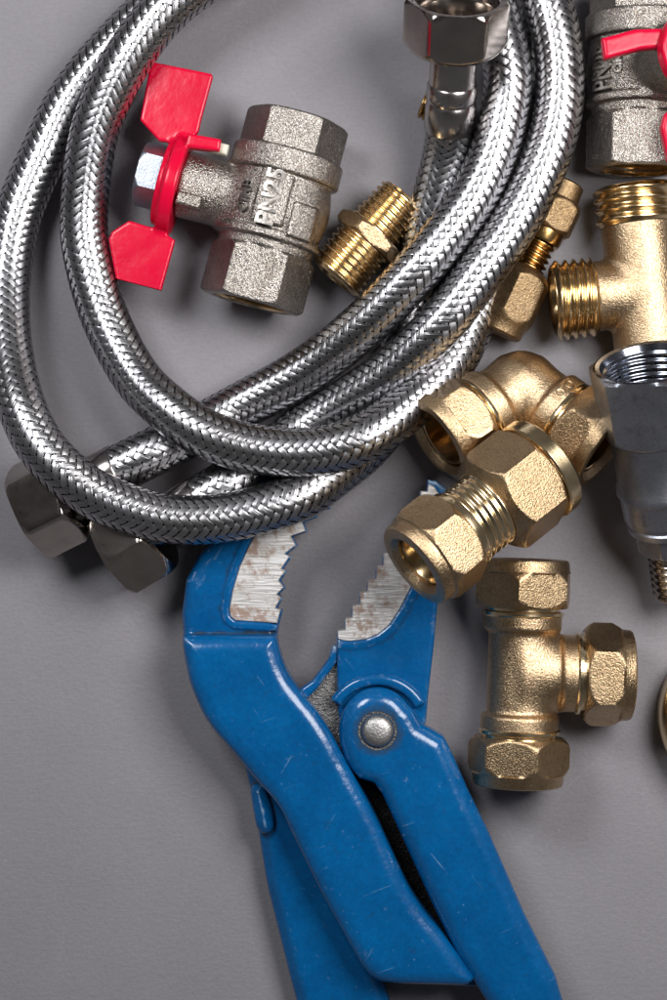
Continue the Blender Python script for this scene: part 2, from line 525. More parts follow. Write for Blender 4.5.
def RZ(a): return Matrix.Rotation(a, 4, 'Z')
def RX(a): return Matrix.Rotation(a, 4, 'X')
def T3(x, y=0, z=0): return Matrix.Translation((x, y, z))

# compression nut, inner face at x=0, rim outward
def comp_nut(L=0.37, Rc=0.535, rimL=0.11, rimR=0.47, bore=0.27, rot=0.0, flare=0.06):
    h = Rc * 0.866
    prof = [(0, bore), (0, Rc * 0.86, h), (0.045, Rc * 0.95, h), (0.09, Rc * 1.0, h),
            (L - 0.10, Rc * 1.0, h), (L - 0.03, Rc * 0.93, h), (L, rimR + 0.005, h + 0.1),
            (L + rimL - 0.03, rimR - 0.004), (L + rimL - 0.01, rimR - 0.015), (L + rimL, rimR - 0.04),
            (L + rimL, bore + flare), (L + rimL - 0.025, bore + flare * 0.55), (L + rimL - 0.06, bore), (L + rimL - 0.42, bore), (L + rimL - 0.42, 0)]
    return lathe(prof, 144, rot)

def text_mesh(s, size, depth, f, bold=0.0):
    """lettering as a mesh; f maps (u, v, w) to local coordinates"""
    cu = bpy.data.curves.new('lettering', 'FONT'); cu.body = s; cu.size = size; cu.extrude = depth
    cu.align_x = 'CENTER'; cu.align_y = 'CENTER'; cu.offset = bold; cu.resolution_u = 3
    ob = bpy.data.objects.new('lettering', cu); col.objects.link(ob)
    dg = bpy.context.evaluated_depsgraph_get(); dg.update()
    me = ob.evaluated_get(dg).to_mesh()
    bm = bmesh.new(); bm.from_mesh(me)
    bmesh.ops.subdivide_edges(bm, edges=[e for e in bm.edges if e.calc_length() > size * 0.3], cuts=2)
    V = np.array([v.co[:] for v in bm.verts]); F = [tuple(v.index for v in fc.verts) for fc in bm.faces]
    bm.free(); ob.evaluated_get(dg).to_mesh_clear()
    bpy.data.objects.remove(ob); bpy.data.curves.remove(cu)
    return np.array([f(*v) for v in V]), F

# ------------------------------------------------------------------ the surface
bm = bmesh.new()
for x, y in ((-30, -30), (30, -30), (30, 30), (-30, 30)): bm.verts.new((x, y, 0))
bm.faces.new(bm.verts)
me = bpy.data.meshes.new('table_surface'); bm.to_mesh(me); bm.free(); me.materials.append(M['board'])
o = link('table_surface', me); o['kind'] = 'structure'

# ------------------------------------------------------------------ hoses
HR = 0.232
def catmull(pts, n=40):
    p = np.array(pts, float)
    p = np.vstack([2 * p[0] - p[1], p, 2 * p[-1] - p[-2]])
    out = []
    for i in range(1, len(p) - 2):
        # centripetal
        p0, p1, p2, p3 = p[i - 1:i + 3]
        t0 = 0; t1 = t0 + np.linalg.norm(p1 - p0) ** 0.5; t2 = t1 + np.linalg.norm(p2 - p1) ** 0.5; t3 = t2 + np.linalg.norm(p3 - p2) ** 0.5
        for t in np.linspace(t1, t2, n, endpoint=False):
            a1 = (t1 - t) / (t1 - t0) * p0 + (t - t0) / (t1 - t0) * p1
            a2 = (t2 - t) / (t2 - t1) * p1 + (t - t1) / (t2 - t1) * p2
            a3 = (t3 - t) / (t3 - t2) * p2 + (t - t2) / (t3 - t2) * p3
            b1 = (t2 - t) / (t2 - t0) * a1 + (t - t0) / (t2 - t0) * a2
            b2 = (t3 - t) / (t3 - t1) * a2 + (t - t1) / (t3 - t1) * a3
            out.append((t2 - t) / (t2 - t1) * b1 + (t - t1) / (t2 - t1) * b2)
    out.append(p[-2])
    return np.array(out)

def hose_frames(pix):
    w = np.array([P(*q) for q in pix])
    c = catmull(w)
    for _ in range(120):                     # relax the bends
        c[1:-1] = c[1:-1] * 0.5 + (c[:-2] + c[2:]) * 0.25
    s = np.concatenate([[0], np.cumsum(np.linalg.norm(np.diff(c, axis=0), axis=1))])
    ss = np.arange(0, s[-1], 0.02)
    c = np.stack([np.interp(ss, s, c[:, i]) for i in range(3)], 1)
    t = np.gradient(c, axis=0); t /= np.linalg.norm(t, axis=1, keepdims=True)
    up = np.array([0, 0, 1.0]); n1 = up - t * t[:, 2:3]; n1 /= np.linalg.norm(n1, axis=1, keepdims=True)
    n2 = np.cross(t, n1)
    return ss, c, t, n1, n2

def braid_mesh(fr, R=HR, N=12, tana=1.3, s0=0.0, s1=None):
    ss, c, t, n1, n2 = fr
    Ltot = ss[-1] if s1 is None else s1
    ds = pi * R / (N * tana)
    s = np.arange(s0, Ltot, ds / 4)
    al = math.atan(tana)
    wid = 2 * pi * R / N * math.cos(al) * 0.5 * 0.76
    Vs = []; Fs = []; UV = []; off = 0
    vv = np.array([-1, -0.5, 0.5, 1.0])
    for sg in (1, -1):
        for i in range(N):
            m = s / ds
            u = (2 * i + m) if sg == 1 else (2 * i - m)
            w = np.cos(pi / 2 * (u - 0.5)) * sg
            w = np.clip(w * 1.5, -1, 1)
            th0 = sg * s * tana / R + 2 * pi * i / N
            jit = rng.normal(0, 0.0005)
            rows = []
            for v in vv:
                sx = np.clip(s - sg * math.sin(al) * v * wid, 0, ss[-1])
                th = th0 + math.cos(al) * v * wid / R
                rad = R + 0.0060 * w - 0.0014 * abs(v) ** 2 + jit
                C = np.stack([np.interp(sx, ss, c[:, q]) for q in range(3)], 1)
                A = np.stack([np.interp(sx, ss, n1[:, q]) for q in range(3)], 1)
                B = np.stack([np.interp(sx, ss, n2[:, q]) for q in range(3)], 1)
                rows.append(C + A * (rad * np.cos(th))[:, None] + B * (rad * np.sin(th))[:, None])
                UV.append(np.stack([np.full(len(s), v * 0.5 + i * 3.7 + (50 if sg > 0 else 0)), s / math.cos(al) * 2], 1))
            Vs.append(np.vstack(rows)); n = len(s)
            a = np.arange(n - 1)
            for r in range(len(vv) - 1):
                q = np.stack([off + r * n + a, off + r * n + a + 1, off + (r + 1) * n + a + 1, off + (r + 1) * n + a], 1)
                Fs.append(q if sg == 1 else q[:, ::-1])
            off += n * len(vv)
    return np.vstack(Vs), np.vstack(Fs), np.vstack(UV)

def tube_mesh(fr, R, nseg=24, s0=0.0):
    ss, c, t, n1, n2 = fr
    k0 = int(s0 / 0.02)
    idx = np.arange(k0, len(ss), 3)
    th = np.arange(nseg) * 2 * pi / nseg
    V = (c[idx][:, None, :] + R * np.cos(th)[None, :, None] * n1[idx][:, None, :] + R * np.sin(th)[None, :, None] * n2[idx][:, None, :]).reshape(-1, 3)
    n = len(idx); a = np.arange(n - 1)[:, None] * nseg; b = np.arange(nseg)[None, :]; b2 = (b + 1) % nseg
    F = np.stack([a + b, a + b2, a + nseg + b2, a + nseg + b], -1).reshape(-1, 4)
    return V, F

def make_hose(name, label, pix, group):
    fr = hose_frames(pix)
    root = bpy.data.objects.new(name, None); col.objects.link(root)
    base = fr[1][0].copy(); base[2] = 0
    root.location = base
    tag(root, label, 'hose', group)
    V, F, UV = braid_mesh(fr)
    me = to_mesh('braid', V - base, F, M['braid'], None, uvs=UV)
    link('braid', me, root)
    V, F = tube_mesh(fr, HR - 0.030)
    link('inner_tube', to_mesh('inner_tube', V - base, F, M['rubber'], None), root)
    return root, fr, base

def frame_matrix(p, d):
    d = np.array(d, float); d /= np.linalg.norm(d)
    up = np.array([0, 0, 1.0]); z = up - d * d[2]; z /= np.linalg.norm(z); y = np.cross(z, d)
    Mx = Matrix.Identity(4)
    for r in range(3):
        Mx[r][0], Mx[r][1], Mx[r][2], Mx[r][3] = d[r], y[r], z[r], p[r]
    return Mx

def hose_end(root, base, fr, at_start, nutR=0.50, L=0.40, rot=0.0, stem=0.42, fer=0.36, stemR=0.185, d=None):
    """ferrule + stem + swivel nut continuing the hose end outward"""
    ss, c, t, n1, n2 = fr
    p = (c[0] if at_start else c[-1]) - base
    if d is None: d = -t[0] if at_start else t[-1]
    Mx = frame_matrix(p, d)
    f = lathe([(-0.06, HR - 0.02), (-0.06, HR + 0.010), (-0.05, HR + 0.018), (0.20, HR + 0.014), (0.225, HR + 0.004), (0.24, HR - 0.002), (0.255, HR + 0.004), (0.28, HR + 0.012),
               (fer - 0.02, HR + 0.010), (fer, HR - 0.004), (fer, 0.15)], 72)
    fo = link('ferrule', to_mesh('ferrule', xf(f[0], Mx), f[1], M['ferrule'], 40), root)
    s_ = lathe([(fer - 0.02, stemR), (fer + stem - 0.1, stemR), (fer + stem - 0.08, 0.21), (fer + stem, 0.215)], 64)
    link('stem', to_mesh('stem', xf(s_[0], Mx), s_[1], M['ferrule'], 35), root)
    x0 = fer + stem - 0.05
    h = nutR * 0.866
    nprof = [(x0, 0.19), (x0, 0.30), (x0 + 0.005, nutR * 0.80, h), (x0 + 0.06, nutR * 0.95, h), (x0 + 0.10, nutR * 1.01, h), (x0 + L - 0.05, nutR * 1.01, h),
             (x0 + L, nutR * 0.93, h), (x0 + L + 0.004, nutR * 0.90, h), (x0 + L + 0.004, nutR * 0.80), (x0 + L - 0.015, nutR * 0.765),
             (x0 + L - 0.04, nutR * 0.74), (x0 + L - 0.06, nutR * 0.76), (x0 + L - 0.09, nutR * 0.725), (x0 + L - 0.12, nutR * 0.755), (x0 + L - 0.15, nutR * 0.725),
             (x0 + 0.1, nutR * 0.72), (x0 + 0.1, 0.0)]
    nm = lathe(nprof, 240, rot, k=0.035)
    link('swivel_nut', to_mesh('swivel_nut', xf(nm[0], Mx), nm[1], M['nut_steel'], 30), root)

pathA = [(114, 471, .56), (150, 453.5, .54), (182, 438, .44), (212, 422, .34), (241, 406, .30), (307, 369.6, .40), (371, 318.6, .62), (419.5, 267.6, .74), (444, 238, .74),
         (472, 200, .74), (495, 150, .74), (507, 99, .74), (508, 70, .74), (500, 33, .72), (489, 0, .72), (466, -40, .75), (425, -75, .8), (360, -92, .85), (280, -68, .85), (222, -33, .85),
         (173, 2, .84), (147, 31, .82), (124, 65, .78), (107, 99, .72), (94, 134, .66), (86, 187, .56), (84, 230, .52), (89, 264, .52), (105, 318, .56), (137, 378, .68), (170, 410, .82), (205, 434, .88),
         (254, 449, .86), (316, 452, .86), (368, 436, .84), (419, 397.6, .62), (455, 357, .42), (474, 315, .28), (483, 280, .25), (488, 240, .25), (495, 190, .25), (515, 130, .25), (535, 70, .25), (540, 0, .25), (530, -70, .25)]
pathB = [(196, 502.5, .56), (228, 483, .53), (256, 464, .42), (286, 442, .33), (317, 420, .30), (384, 377, .52), (440, 325, .72), (480, 272, .74), (515, 222, .74),
         (537, 180, .74), (552, 142, .74), (560, 99, .74), (559, 50, .74), (547, 0, .72), (525, -50, .66), (470, -95, .55), (390, -118, .35), (300, -104, .30), (230, -60, .30), (176, -12, .30),
         (144, 17, .30), (119, 42, .30), (91, 73, .30), (66, 107, .30), (47, 147, .30), (28, 188, .30), (15, 225, .32), (7, 275, .40), (6, 325, .55), (12, 370, .72), (22, 408, .88), (38, 442, .96), (60, 468, .99),
         (86, 489, .98), (113, 503, .95), (168, 519, .90), (231, 517, .84), (300, 496, .74), (334, 473, .56), (366, 447, .36), (390, 415, .26), (402, 365, .25), (410, 310, .25), (421, 262, .26),
         (429, 222, .34), (438, 190, .42), (445, 162, .50), (448.4, 143, .58), (450, 123, .70)]
ra, fa, ba = make_hose('braided_hose', 'steel braided hose coiled as the inner loop, ending in the leftmost swivel nut', pathA, 'braided flexible hoses')
hose_end(ra, ba, fa, True, 0.51, 0.50, rot=math.radians(8), stem=0.14, d=P(42, 507, .44) - P(114, 471, .58))
rb, fb, bb = make_hose('braided_hose', 'steel braided hose coiled as the outer loop, with an open nut at the top', pathB, 'braided flexible hoses')
hose_end(rb, bb, fb, True, 0.51, 0.50, rot=math.radians(24), stem=0.16, d=P(126, 545, .44) - P(196, 502.5, .58))
hose_end(rb, bb, fb, False, 0.50, 0.50, rot=0.0, stem=0.38, fer=0.42, stemR=0.226, d=P(456, 22, 1.30) - P(450, 123, .70))

# ------------------------------------------------------------------ compression tee (lower right)
t = Thing('compression_tee', 'brass compression tee with three hex nuts beside the blue link arm', 'pipe fitting', 521, 672, 0.47, 0.03, -1)
def f(X, Y, Z):
    rx = np.sqrt(Y * Y + Z * Z)
    d = sd_cyl(X, rx, -0.62, 0.62, 0.335)
    d = smin(d, sd_cyl(X, rx, 0.42, 0.62, 0.392, 0.035), 0.06)
    d = smin(d, sd_cyl(X, rx, -0.62, -0.42, 0.392, 0.035), 0.06)
    ry = np.sqrt(X * X + Z * Z)
    d = smin(d, sd_cyl(-Y, ry, 0.0, 0.42, 0.335), 0.14)
    d = smin(d, sd_cyl(-Y, ry, 0.38, 0.565, 0.385, 0.035), 0.04)
    return d
t.add('body', surface_nets(f, (-.75, -.65, -.45), (.75, .45, .45), .0125), M['brass_cast'])
for nm_, Mx, rr in (('a', T3(0.61) , math.radians(20)), ('b', T3(-0.61) @ RZ(pi), math.radians(14)), ('c', T3(0, -0.585) @ RZ(-pi / 2), 0.0)):
    n = t.add('nut', comp_nut(rot=rr, Rc=0.52, rimR=.455), M['brass_nut'], Mx @ T3(0.04))
    t.add('shoulder', lathe([(-0.05, 0.3), (-0.05, 0.395), (-0.035, 0.41), (-0.005, 0.41), (0.0, 0.37), (0.03, 0.37), (0.035, 0.42), (0.06, 0.42)], 96), M['brass_turned'], Mx)

# ------------------------------------------------------------------ compression elbow
el = Thing('compression_elbow', 'brass compression elbow with two hex nuts lying under the big brass coupling', 'pipe fitting', 521, 386, 0.42, 0, -1)
tt = math.radians(18)
dirs = [np.array((-.83, -.55)), np.array((.79, -.62))]     # picture directions (x right, y up)
armM = []
for dv in dirs:
    a = math.atan2(dv[1], dv[0]) - el.ang
    armM.append(RZ(a) @ Matrix.Rotation(-tt, 4, 'Y'))
inv = [np.array(m_.inverted().to_3x3()) for m_ in armM]
def arm_fields(X, Y, Z, A):
    ax = A[0, 0] * X + A[0, 1] * Y + A[0, 2] * Z; u = A[1, 0] * X + A[1, 1] * Y + A[1, 2] * Z; v = A[2, 0] * X + A[2, 1] * Y + A[2, 2] * Z
    return ax, np.sqrt(u * u + v * v)
def f(X, Y, Z):
    d = np.sqrt(X * X + Y * Y + Z * Z) - 0.355
    for A in inv:
        ax, r = arm_fields(X, Y, Z, A)
        d = smin(d, sd_cyl(ax, r, 0.0, 0.56, 0.345), 0.07)
        d = smin(d, sd_cyl(ax, r, 0.36, 0.56, 0.40, 0.04), 0.05)
    return d
elb = el.add('body', surface_nets(f, (-.85, -.95, -.5), (.5, .95, .62), .0125), M['brass_cast'])
for q, Mx in enumerate(armM):
    eln = el.add('nut', comp_nut(rot=math.radians(8 if q == 0 else 22), L=0.36, Rc=0.52, bore=0.32), M['brass_nut'], Mx @ T3(0.62))
    el.add('bore_lining', lathe([(1.02, .30), (1.03, .29), (1.02, .28), (0.6, .275), (0.6, 0)], 96), M['brass_thread'], Mx, parent=eln)
    el.add('shoulder', lathe([(0.53, 0.3), (0.53, 0.395), (0.545, 0.405), (0.575, 0.405), (0.58, 0.37), (0.60, 0.37), (0.605, 0.41), (0.64, 0.41)], 96), M['brass_turned'], Mx)
# two small raised rings cast on the collar
for k_, v_ in enumerate((-0.075, 0.075)):
    rr = lathe([(0, 0.028), (0.012, 0.030), (0.018, 0.042), (0.012, 0.055), (-0.01, 0.06)], 24)
    ph = math.radians(60) + v_ / 0.40
    Mx = armM[1] @ T3(0.46) @ RX(ph - pi / 2) @ T3(0, 0, 0.392) @ Matrix.Rotation(-pi / 2, 4, 'Y')
    el.add('cast_mark', rr, M['brass_cast'], Mx, parent=elb)

# ------------------------------------------------------------------ straight coupling leaning on the tee and the elbow
cp = Thing('compression_coupling', 'large straight brass coupling leaning across the elbow and the tee, open bore facing lower left', 'pipe fitting', 490, 507, 1.30, -.80, .60, math.radians(20))
cpn = cp.add('nut', comp_nut(L=0.44, Rc=0.53, rimL=0.13, rimR=0.46, bore=0.285, rot=math.radians(50), flare=0.05), M['brass_nut'], T3(0.47))
cp.add('bore_lining', lathe([(0.93, .275), (0.95, .262), (0.93, .25), (0.4, .245), (0.4, 0)], 96), M['brass_thread'], parent=cpn)
cp.add('threaded_neck', thread_mesh(0.0, 0.40, 0.405, 0.085, 0.022, nseg=144), M['brass_turned'])
cp.add('neck_collar', lathe([(0.38, 0.35), (0.38, 0.425), (0.40, 0.435), (0.49, 0.435), (0.50, 0.4)], 96), M['brass_turned'])
h_ = 0.575 * .866
cp.add('body', lathe([(0.03, 0.0), (0.03, 0.42), (0.0, 0.455), (-0.03, 0.50, h_), (-0.07, 0.545, h_), (-0.13, 0.59, h_), (-0.52, 0.59, h_), (-0.60, 0.50, h_),
                      (-0.61, 0.45), (-0.61, 0)][::-1], 144, math.radians(50)), M['brass_nut'])

cp.add('end_collar', lathe([(-0.60, 0.3), (-0.60, 0.53), (-0.615, 0.545), (-0.75, 0.54), (-0.78, 0.515), (-0.78, 0.40), (-0.70, 0.36), (-0.6, 0.36), (-0.6, 0)][::-1], 144), M['brass_turned'])

# ------------------------------------------------------------------ brass hexagon nipple
np_ = Thing('threaded_nipple', 'brass hexagon nipple with two threaded ends beside the nickel ball valve', 'pipe fitting', 369, 237, 0.36, .636, -.772)
np_.add('thread', thread_mesh(0.05, 0.53, 0.295, 0.066, 0.034, bore=0.2, taper=0.09), M['brass_thread'])
np_.add('thread', thread_mesh(0.05, 0.54, 0.305, 0.068, 0.036, bore=0.2), M['brass_thread'], RZ(pi))
np_.add('hex_flange', lathe([(-0.07, 0.2), (-0.07, 0.34, .335), (-0.04, 0.385, .335), (0.04, 0.385, .335), (0.07, 0.34, .335), (0.07, 0.2)], 96, math.radians(10)), M['brass_cast'])

# ------------------------------------------------------------------ small brass nipple under the top hose nut
sn = Thing('threaded_nipple', 'small brass threaded piece peeping out behind the top hose ferrule', 'pipe fitting', 445, 112, 0.24, -.85, -.35)
sn.add('thread', thread_mesh(0.03, 0.24, 0.16, 0.05, 0.02, bore=0.1), M['brass_dark_turned'])
sn.add('hex_flange', lathe([(-0.12, 0.1), (-0.12, 0.18, .17), (0.05, 0.2, .17), (0.05, 0.1)], 72), M['brass_dark'])

# ------------------------------------------------------------------ dark brass reducer under the hoses
rd = Thing('brass_connector', 'slim dark brass connector with stepped hex ends half under the hoses', 'pipe fitting', 528, 268, 0.27, .42, -.91)
h_ = 0.26
rd.add('lower_hex', lathe([(-0.72, 0), (-0.72, 0.21), (-0.70, 0.235), (-0.60, 0.24), (-0.58, 0.255, h_), (-0.5, 0.30, h_), (-0.12, 0.30, h_), (-0.04, 0.22, h_), (0.0, 0.16), (0, 0)], 96, math.radians(18)), M['brass_dark'])
rd.add('threaded_neck', thread_mesh(-0.02, 0.30, 0.17, 0.07, 0.04), M['brass_dark_turned'])
rd.add('collar', lathe([(0.29, 0.1), (0.29, 0.19), (0.32, 0.2), (0.42, 0.2), (0.43, 0.15)], 72), M['brass_dark_turned'])
rd.add('upper_hex', lathe([(0.42, 0.1), (0.42, 0.22, .235), (0.46, 0.27, .235), (0.70, 0.27, .235), (0.76, 0.22, .235), (0.77, 0.19), (0.93, 0.18), (0.95, 0.15), (0.95, 0)], 96, math.radians(18)), M['brass_dark'])

# ------------------------------------------------------------------ male threaded tee (upper right)
mt = Thing('threaded_tee', 'brass tee with male threaded ends at the right edge above the chrome fitting', 'pipe fitting', 645, 291, 0.42, -.11, -.99)
def f(X, Y, Z):
    rx = np.sqrt(Y * Y + Z * Z); ry = np.sqrt(X * X + Z * Z)
    d = sd_cyl(X, rx, -0.66, 0.68, 0.37, 0.02)
    return smin(d, sd_cyl(Y, ry, 0.0, 0.52, 0.35, 0.02), 0.06)
mt.add('body', surface_nets(f, (-.75, -.5, -.5), (.75, .62, .5), .0125), M['brass_cast'])
mt.add('thread', thread_mesh(0.66, 1.05, 0.415, 0.088, 0.04, bore=0.3), M['brass_thread'])
mt.add('thread', thread_mesh(0.64, 1.05, 0.415, 0.088, 0.04, bore=0.3), M['brass_thread'], RZ(pi))
mt.add('thread', thread_mesh(0.50, 0.92, 0.40, 0.088, 0.045, bore=0.3), M['brass_thread'], RZ(pi / 2))

# ------------------------------------------------------------------ satin chrome fitting at the right edge
cf = Thing('chrome_fitting', 'satin chrome tapered fitting with wide open threaded socket at the right edge', 'pipe fitting', 649, 362, 1.35, -.20, -.98, math.radians(24))
h_ = 0.60 * .866
cf.add('body', lathe([(-1.85, 0), (-1.85, .40), (-1.82, .435), (-1.76, .445), (-1.74, .43), (-1.70, .43), (-1.68, .46), (-1.42, .475), (-1.39, .50), (-1.32, .50), (-1.28, .475), (-0.82, .485),
                      (-0.78, .49, h_), (-0.66, .615, h_), (-0.10, .66, h_ + .025), (-0.03, .62, h_ + .03), (0, .56), (0, .50)], 180, math.radians(-26), k=0.006), M['satin'])
s1_ = lathe([(0.002, .565), (0.012, .54), (0.0, .50), (-0.06, .475)], 144)
pr_, p_ = thread_prof(-0.75, -0.06, 0.075)
V_, F_ = lathe([(x, .475 - 0.028 * (1 - w)) for x, w in pr_], 144)
s2_ = (shear_thread(V_, -0.75, -0.06, p_, .475), F_)
s3_ = lathe([(-0.75, .45), (-0.76, 0)], 144)
cf.add('socket', cat_mesh(s1_, s2_, s3_), M['satin_bright'])
cf.add('lower_hex', lathe([(-2.1, .0), (-2.1, .30, .32), (-2.06, .36, .32), (-1.88, .37, .32), (-1.85, .30, .32)], 96), M['satin'])
cf.add('thread', thread_mesh(2.1, 2.65, 0.27, 0.08, 0.035, bore=0.18), M['nut_steel'], RZ(pi))

# ------------------------------------------------------------------ big brass ring nut at the right edge
rn = Thing('brass_ring_nut', 'round brass ring nut standing face up, cut by the right edge', 'pipe fitting', 745, 718, 0.3, 1, 0)
up_ = Matrix.Rotation(-pi / 2, 4, 'Y')
ring = rn.add('ring', lathe([(-0.28, .6), (-0.28, .82), (-0.2, .85), (0.05, .85), (0.14, .80), (0.18, .74), (0.18, .70), (0.12, .68), (-0.1, .62), (-0.2, .6)], 144), M['brass_turned'], up_)
rn.add('bore_lining', lathe([(0.17, .698), (0.15, .66), (0.02, .64), (0.0, .56), (-0.22, .54), (-0.25, 0)], 144), M['brass_thread'], up_)
def fR(u, v, w):
    a = pi - u / 0.77; r = 0.77 + v
    return (r * math.cos(a), r * math.sin(a), 0.163 - (r - 0.77) * 0.75 + w)
rn.add('marking', text_mesh('- C -', 0.09, 0.006, fR), M['brass_turned'], parent=ring)

# ------------------------------------------------------------------ ball valves
def valve_body(X, Y, Z):
    rx = np.sqrt(Y * Y + Z * Z)
    d = sd_cyl(X, rx, -0.45, 0.5, 0.485, 0.03)
    # bulge
    d = smin(d, np.sqrt((X * 0.95) ** 2 + rx * rx) - 0.545, 0.08)
    d = smin(d, sd_cyl(X, rx, 0.30, 0.545, 0.56, 0.03), 0.03)
    d = smin(d, sd_cyl(X, rx, -0.36, -0.27, 0.535, 0.03), 0.03)
    d = smin(d, sd_hex(X, Y, Z, 0.48, 0.93, 0.452, 0.02, 0.475), 0.02)
    d = smin(d, sd_hex(X, Y, Z, -0.99, -0.45, 0.462, 0.02, 0.485), 0.03)
    # stem boss
    ry = np.sqrt(X * X + Z * Z)
    d = smin(d, sd_cyl(Y, ry, 0.2, 0.97, 0.335, 0.03), 0.07)
    # raised name plate and pads
    slab = extr(np.maximum(np.abs(X - 0.02) - 0.25, np.abs(Y - 0.02) - 0.16), rx * np.sign(Z), 0.4, 0.575, 0.015)
    d = smin(d, slab, 0.012)
    pad = extr(np.maximum(np.abs(X + 0.13) - 0.17, np.abs(Y + 0.32) - 0.12), rx * np.sign(Z), 0.4, 0.59, 0.02)
    d = smin(d, pad, 0.015)
    # bores
    d = smax(d, -(sd_cyl(X, rx, -1.2, -0.7, 0.385, 0.0)), 0.02)
    d = smax(d, -(sd_cyl(X, rx, 0.7, 1.2, 0.385, 0.0)), 0.02)
    return d
VB = surface_nets(valve_body, (-1.05, -.68, -.68), (1.0, 1.05, .68), .0135)

def bore_thread(x0, x1, R):
    a, b = min(x0, x1), max(x0, x1)
    pr, p_ = thread_prof(a, b, 0.075)
    V, F = lathe([(x, R - 0.03 * (1 - w)) for x, w in pr], 96)
    return cat_mesh((shear_thread(V, a, b, p_, R), F), lathe([(x1, R), (x1, 0)], 96))

def on_cyl(R, x0, y0, flip=1):
    def g(u, v, w):
        y = y0 + v
        return (x0 + u, y, math.sqrt(max(R * R - y * y, 0.001)) + w)
    return g

# valve 1, red butterfly handle to the left
v1 = Thing('ball_valve', 'nickel plated ball valve with red butterfly handle inside the hose loop', 'ball valve', 275.5, 208, 0.52, .253, -.968, 0, 'nickel ball valves with red handles')
body1 = v1.add('body', VB, M['nickel'])
v1.add('inner_thread', bore_thread(-0.985, -0.72, 0.392), M['brass_thread'], parent=body1)
v1.add('inner_thread', bore_thread(0.915, 0.72, 0.392), M['brass_thread'], parent=body1)
v1.add('marking', text_mesh('PN25', 0.25, 0.028, on_cyl(0.580, 0.02, 0.03), 0.006), M['nickel_relief'], parent=body1)
v1.add('marking', text_mesh('CIMB', 0.14, 0.03, on_cyl(0.560, -0.02, 0.29), 0.003), M['nickel_relief'], parent=body1)
# stop pin + seal
def f(X, Y, Z): return extr(np.maximum(np.abs(X) - 0.06, np.abs(Y) - 0.11), Z, -0.08, 0.08, 0.03)
v1.add('stop_lug', surface_nets(f, (-.1, -.15, -.12), (.1, .15, .12), .012), M['nickel'], T3(-0.19, 0.82, 0.32) @ Matrix.Scale(1.15, 4))
v1.add('seal', surface_nets(f, (-.1, -.15, -.12), (.1, .15, .12), .012), M['seal'], T3(0.40, 0.68, 0.20) @ Matrix.Scale(0.9, 4))
# hex nut on the stem
Mstem = RZ(pi / 2)
v1.add('stem_nut', lathe([(1.12, .1), (1.12, .31, .29), (1.14, .335, .29), (1.36, .335, .29), (1.40, .30, .29), (1.41, .26), (1.41, 0)], 96, 0.0), M['zinc'], Mstem)
# handle: disc plus wings plus stop tab
UW = [v1.loc(*q) for q in ((151, 66), (155.5, 64.5), (212.5, 76), (213.5, 79), (202, 121), (199, 134), (188, 146), (160, 143), (141, 122))]
LW = [v1.loc(*q) for q in ((130, 222), (160, 231), (176, 241.5), (160, 299), (156, 301.5), (119, 291), (109.5, 240.5), (113, 233))]
TB = [v1.loc(*q) for q in ((190, 139), (223, 145), (221.5, 157), (187, 153))]
def f(X, Y, Z):
    rr = np.sqrt(((X + 0.04) / 1.0) ** 2 + (Z * 1.08) ** 2)
    # disc bowed towards the nut at both ends
    Yb = Y - 0.06 * ((X + 0.04) / 0.5) * 0 
    d = extr(rr - 0.50, Yb, 0.965, 1.105, 0.03)
    d = smin(d, extr(rr - 0.43, Yb, 1.0, 1.175, 0.03), 0.04)
    d = smin(d, extr(poly_sdf(X, Y, UW), Z, 0.02, 0.12, 0.02), 0.05)
    d = smin(d, extr(poly_sdf(X, Y, LW), Z, 0.02, 0.12, 0.02), 0.05)
    d = smin(d, extr(poly_sdf(X, Y, TB), Z, 0.18, 0.34, 0.025), 0.03)
    return d
v1.add('handle', surface_nets(f, (-1.1, .35, -.58), (1.5, 2.0, .58), .0145), M['red'])

# valve 2, upper right corner, handle towards the camera and right
v2 = Thing('ball_valve', 'nickel plated ball valve with red lever in the top right corner', 'ball valve', 641, 62, 0.56, 0.02, -1, 0, 'nickel ball valves with red handles')
RV2 = RX(math.radians(112))                    # stem turned up and to the right
body2 = v2.add('body', VB, M['nickel'], T3(-0.1) @ RV2)
v2.add('inner_thread', bore_thread(-0.985, -0.72, 0.392), M['brass_thread'], T3(-0.1), parent=body2)
v2.add('inner_thread', bore_thread(0.915, 0.72, 0.392), M['brass_thread'], T3(-0.1), parent=body2)
for s_, sz, yy, xx in (('PN25', 0.2, 0.43, -0.14), ('CIMB', 0.10, 0.30, -0.1)):
    v2.add('marking', text_mesh(s_, sz, 0.03, on_cyl(0.556, xx, yy), 0.003), M['nickel_relief'], parent=body2)
HV = T3(-0.1) @ RX(math.radians(112))
def f(X, Y, Z):
    rr = np.sqrt(X * X + Z * Z)
    return smin(extr(rr - 0.40, Y, 0.95, 1.09, 0.03), extr(rr - 0.30, Y, 0.97, 1.14, 0.03), 0.03)
hand2 = v2.add('handle', surface_nets(f, (-.5, .85, -.5), (.5, 1.25, .5), .014), M['red'], HV)
v2.add('stem_nut', lathe([(1.03, .1), (1.03, .20, .17), (1.2, .2, .17), (1.22, .16), (1.22, 0)], 72), M['zinc'], HV @ RZ(pi / 2))
LV = [v2.loc(px_, py_, 1.5) for px_, py_ in ((601, 39), (634, 30), (664, 29), (690, 30), (690, 48), (664, 48), (640, 50), (604, 60))]
WV = [v2.loc(px_, py_, 1.2) for px_, py_ in ((660, 128), (663, 116), (672, 106), (700, 100), (720, 160), (680, 172), (667, 160))]
